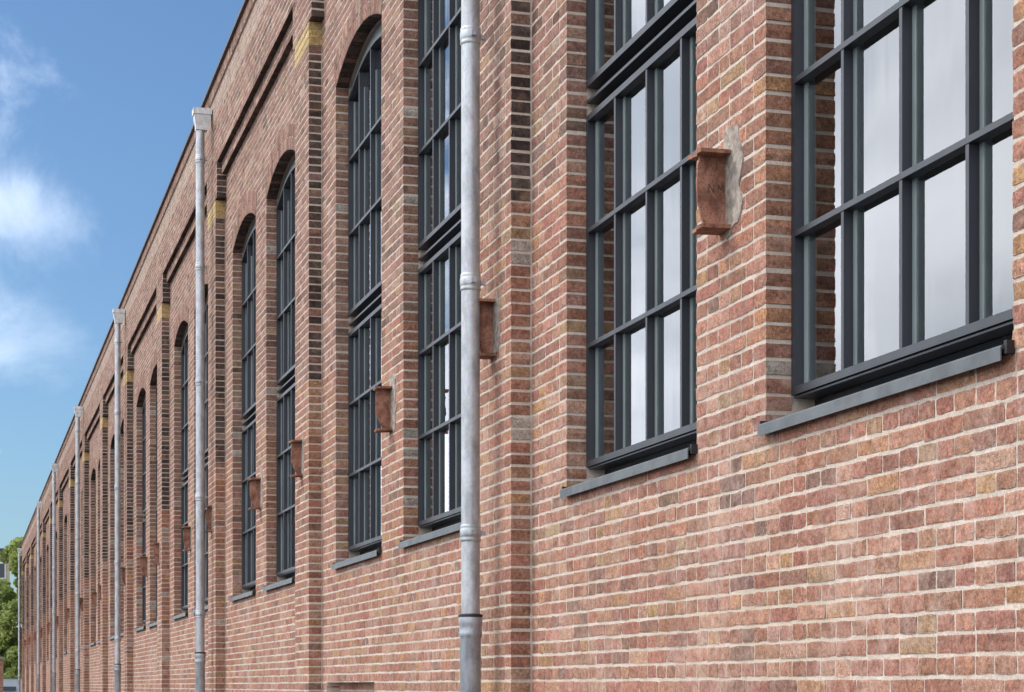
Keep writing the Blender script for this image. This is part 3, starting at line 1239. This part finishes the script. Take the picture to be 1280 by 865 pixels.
def make_tree(px_, Z, height, rad, label, seed, leaves=21000):
    u, y = from_px(px_, Z)
    t = empty('leafy_tree', None, (-u, y, -0.12))
    tag(t, label, 'tree', 'trees beyond the far end of the hall')
    rr = random.Random(seed)
    rg = np.random.default_rng(seed)
    # trunk and limbs as tapered tubes
    V, F = [], []

    def tube(p0, p1, r0, r1, n=7):
        d = (p1 - p0).normalized()
        a = d.orthogonal().normalized()
        b = d.cross(a)
        base = len(V)
        for p, r in ((p0, r0), (p1, r1)):
            for k in range(n):
                t_ = 2 * math.pi * k / n
                V.append(tuple(p + a * r * math.cos(t_) + b * r * math.sin(t_)))
        for k in range(n):
            F.append((base + k, base + (k + 1) % n, base + n + (k + 1) % n, base + n + k))
    top = Vector((rr.uniform(-.3, .3), rr.uniform(-.3, .3), height * .45))
    tube(Vector((0, 0, 0)), top, .26, .17)
    tube(top, Vector((0, 0, height * .85)), .17, .05)
    cl = []
    for k in range(70):
        a = rr.uniform(0, 6.283)
        zz_ = rr.uniform(.17, .96)
        wd = rad * math.sqrt(max(.05, 1 - ((zz_ - .52) / .55) ** 2)) * rr.uniform(.35, .95)
        p = Vector((math.cos(a) * wd, math.sin(a) * wd, height * zz_))
        cl.append((p, rr.uniform(.20, .42) * rad))
        tube(Vector((0, 0, height * min(zz_, .8) * .75)), p, .06, .015, 5)
    me = bpy.data.meshes.new('trunk')
    me.from_pydata(V, [], F)
    me.materials.append(M['bark'])
    obj('trunk', me, t)
    per = leaves // len(cl)
    P_, A_ = [], []
    for p, r in cl:
        d = rg.normal(size=(per, 3))
        d /= np.linalg.norm(d, axis=1, keepdims=True)
        rad_ = r * rg.uniform(.35, 1.05, (per, 1)) ** .6
        c = np.array(p)[None] + d * rad_ * np.array((1, 1, .8))
        P_.append(c)
        A_.append(np.full(per, rg.uniform(.1, .9)) + rg.normal(0, .15, per))
    P_, A_ = np.concatenate(P_), np.clip(np.concatenate(A_), 0, 1)
    n = len(P_)
    a = rg.normal(size=(n, 3))
    a /= np.linalg.norm(a, axis=1, keepdims=True)
    b = np.cross(a, rg.normal(size=(n, 3)))
    b /= np.linalg.norm(b, axis=1, keepdims=True)
    sz = rg.uniform(.09, .17, (n, 1))
    Vv = np.stack([P_ - a * sz, P_ - b * sz * .6, P_ + a * sz, P_ + b * sz * .6], 1).reshape(-1, 3)
    me = bpy.data.meshes.new('crown')
    me.from_pydata(Vv.tolist(), [], np.arange(4 * n).reshape(-1, 4).tolist())
    at = me.attributes.new('leafv', 'FLOAT', 'FACE')
    at.data.foreach_set('value', A_.astype(np.float32))
    me.materials.append(M['leaf'])
    obj('crown', me, t)
    return t


make_tree(33, 104, 9.8, 1.45, 'bright green leafy tree just beyond the far corner of the brick hall', 3)
make_tree(-10, 116, 8.3, 1.5, 'leafy tree standing in front of the beige apartment block', 5)


def block(name, x0, x1, y0, y1, h, wallm, label, rows, winw, winh, face, sill=0.9, step=3.0):
    """plain multi-storey block; face: list of ('x', x, ya, yb) or ('y', y, xa, xb) facades that get windows"""
    o = empty(name, None, ((x0 + x1) / 2, (y0 + y1) / 2, -0.12))
    tag(o, label, 'building')
    ox, oy = (x0 + x1) / 2, (y0 + y1) / 2

    def wbox(nm, a, b, c, d, e, f, mat):
        me = bpy.data.meshes.new(nm)
        vs = [(x - ox, y - oy, z) for z in (e, f) for x, y in ((a, c), (b, c), (b, d), (a, d))]
        me.from_pydata(vs, [], [(3, 2, 1, 0), (4, 5, 6, 7), (0, 1, 5, 4), (1, 2, 6, 5), (2, 3, 7, 6), (3, 0, 4, 7)])
        me.materials.append(M[mat])
        return me
    obj('wall', wbox('wall', x0, x1, y0, y1, 0, h, wallm), o)
    obj('roof', wbox('roof', x0 - .2, x1 + .2, y0 - .2, y1 + .2, h, h + .25, 'roof'), o)
    for ax, c, a, b, sgn in face:
        nwin = int((b - a) / step)
        for r_ in range(rows):
            for k in range(nwin):
                m0 = a + (b - a) * (k + .5) / nwin
                z0 = .3 + sill + r_ * (h - .5) / rows
                wn = empty('window', o)
                for nm, g, dpt, mat in (('frame', .0, .05, 'white'), ('pane', .09, .06, 'darkglass')):
                    if ax == 'x':
                        xa, xb = sorted((c, c + sgn * dpt))
                        me = wbox(nm, xa, xb, m0 - winw / 2 + g, m0 + winw / 2 - g, z0 + g, z0 + winh - g, mat)
                    else:
                        ya, yb = sorted((c, c + sgn * dpt))
                        me = wbox(nm, m0 - winw / 2 + g, m0 + winw / 2 - g, ya, yb, z0 + g, z0 + winh - g, mat)
                    obj(nm, me, wn)
    return o


ux, yy = from_px(0, 150)
block('apartment_block', -ux - 12, -ux, yy - 12, yy + .75, 12.3, 'beige', 'beige brick apartment block behind the trees', 4, 1.5, 1.3,
      [('x', -ux, yy - 12, yy + .75, 1)], 1.0, 2.1)
# the block across the street that the lower panes mirror
block('office_block', -62, -44, -36, -17.2, 7.6, 'greywall', 'grey flat-roofed office block across the street from the hall', 2, 2.0, 1.5,
      [('y', -17.2, -62, -44, 1), ('x', -44, -36, -17.2, 1)], 1.0, 3.0)

# parked white van
ux, yy = from_px(15, 97)
van = empty('parked_van', None, (-ux, yy, -0.108))
tag(van, 'white delivery van parked beyond the far corner of the brick hall', 'van')
prof = [(-2.5, .35), (2.45, .35), (2.55, .6), (2.5, .95), (1.75, 1.2), (1.15, 1.95), (.9, 2.05), (-2.35, 2.1), (-2.5, 1.9)]
vm = bpy.data.meshes.new('body')
ringv = []
for y_, s_ in ((-.92, .97), (-.98, 1), (.98, 1), (.92, .97)):
    for a, b in prof:
        tw = 1 - .12 * max(0, (b - 1.0) / 1.1)
        ringv.append((y_ * tw, a * s_, .35 + (b - .35) * (1 if s_ == 1 else .985)))
np_ = len(prof)
fs = [tuple(range(np_ - 1, -1, -1)), tuple(range(3 * np_, 4 * np_))]
for r_ in range(3):
    for k in range(np_):
        k2 = (k + 1) % np_
        fs.append((r_ * np_ + k, r_ * np_ + k2, (r_ + 1) * np_ + k2, (r_ + 1) * np_ + k))
vm.from_pydata([(a, b, c) for a, b, c in ringv], [], fs)
vm.materials.append(M['white'])
obj('body', vm, van)


def vbox(nm, c, s, mat, par=van):
    me = bpy.data.meshes.new(nm)
    vs = [(c[0] + sx * s[0] / 2, c[1] + sy * s[1] / 2, c[2] + sz_ * s[2] / 2) for sz_ in (-1, 1) for sx, sy in ((-1, -1), (1, -1), (1, 1), (-1, 1))]
    me.from_pydata(vs, [], [(3, 2, 1, 0), (4, 5, 6, 7), (0, 1, 5, 4), (1, 2, 6, 5), (2, 3, 7, 6), (3, 0, 4, 7)])
    me.materials.append(M[mat])
    return obj(nm, me, par)


for s_ in (-1, 1):
    vbox('side_window', (s_ * .93, .95, 1.5), (.04, .6, .24), 'vanglass')
    vbox('side_window', (s_ * .92, -.6, 1.55), (.04, .7, .22), 'vanglass')
    vbox('rear_window', (s_ * .42, -2.49, 1.55), (.5, .06, .24), 'vanglass')
    vbox('tail_light', (s_ * .88, -2.5, 1.0), (.12, .06, .4), 'rust')
    vbox('headlight', (s_ * .7, 2.5, .8), (.35, .1, .18), 'lamp')
    for yw in (-1.6, 1.6):
        wh = MB()
        wh.v, wh.f = [], []
        nseg = 18
        for xx_ in (-.11, .11):
            for k in range(nseg):
                a = 2 * math.pi * k / nseg
                wh.v.append((-(s_ * .86 + xx_), -(yw + .33 * math.cos(a)), .33 + .33 * math.sin(a)))
        for k in range(nseg):
            wh.f.append((k, (k + 1) % nseg, nseg + (k + 1) % nseg, nseg + k))
        wh.f += [tuple(range(nseg)), tuple(range(2 * nseg - 1, nseg - 1, -1))]
        wo_ = wh.build('wheel', 'tyre', van)
        vbox('hub_cap', (s_ * .975, yw, .33), (.01, .3, .3), 'zinc2', wo_)
wsn = bpy.data.meshes.new('windscreen')
wsn.from_pydata([(-.78, 1.74, 1.26), (.78, 1.74, 1.26), (.70, 1.2, 1.92), (-.70, 1.2, 1.92),
                 (-.78, 1.70, 1.22), (.78, 1.70, 1.22), (.70, 1.16, 1.88), (-.70, 1.16, 1.88)], [],
                [(0, 1, 2, 3), (7, 6, 5, 4), (0, 4, 5, 1), (1, 5, 6, 2), (2, 6, 7, 3), (3, 7, 4, 0)])
wsn.materials.append(M['darkglass'])
ws = obj('windscreen', wsn, van, (0, .03, .03))
van.rotation_euler.z = math.radians(25)

# reddish gate pillar at the edge of the view
ux, yy = from_px(-3, 70)
gp = empty('gate_pillar', None, (-ux, yy, -0.12))
tag(gp, 'slim reddish brick gate pillar standing free in front of the beige apartment block', 'pillar')
r = []
for k in range(0, 43):
    for a, b in ((-.2, -.005), (.005, .2)) if k % 2 else ((-.2, -.1), (-.09, .2)):
        r.append((a, b, k * C + .005, (k + 1) * C - .005, .2, .4, *tint(2, 0), *tint(2, 0)))
r = np.array(r)
obj('brickwork', mesh_from('brickwork', [brick_arrays(outline(r, 4), r[:, 4], r[:, 5], .003, r[:, 6:9], r[:, 9:12])]), gp)['kind'] = 'stuff'
me = MB().box(-.19, .19, -.19, .19, 0, 43 * C).build('core', 'mortar', gp)
MB().box(-.25, .25, -.25, .25, 43 * C, 43 * C + .08).build('cap_stone', 'cement', gp)
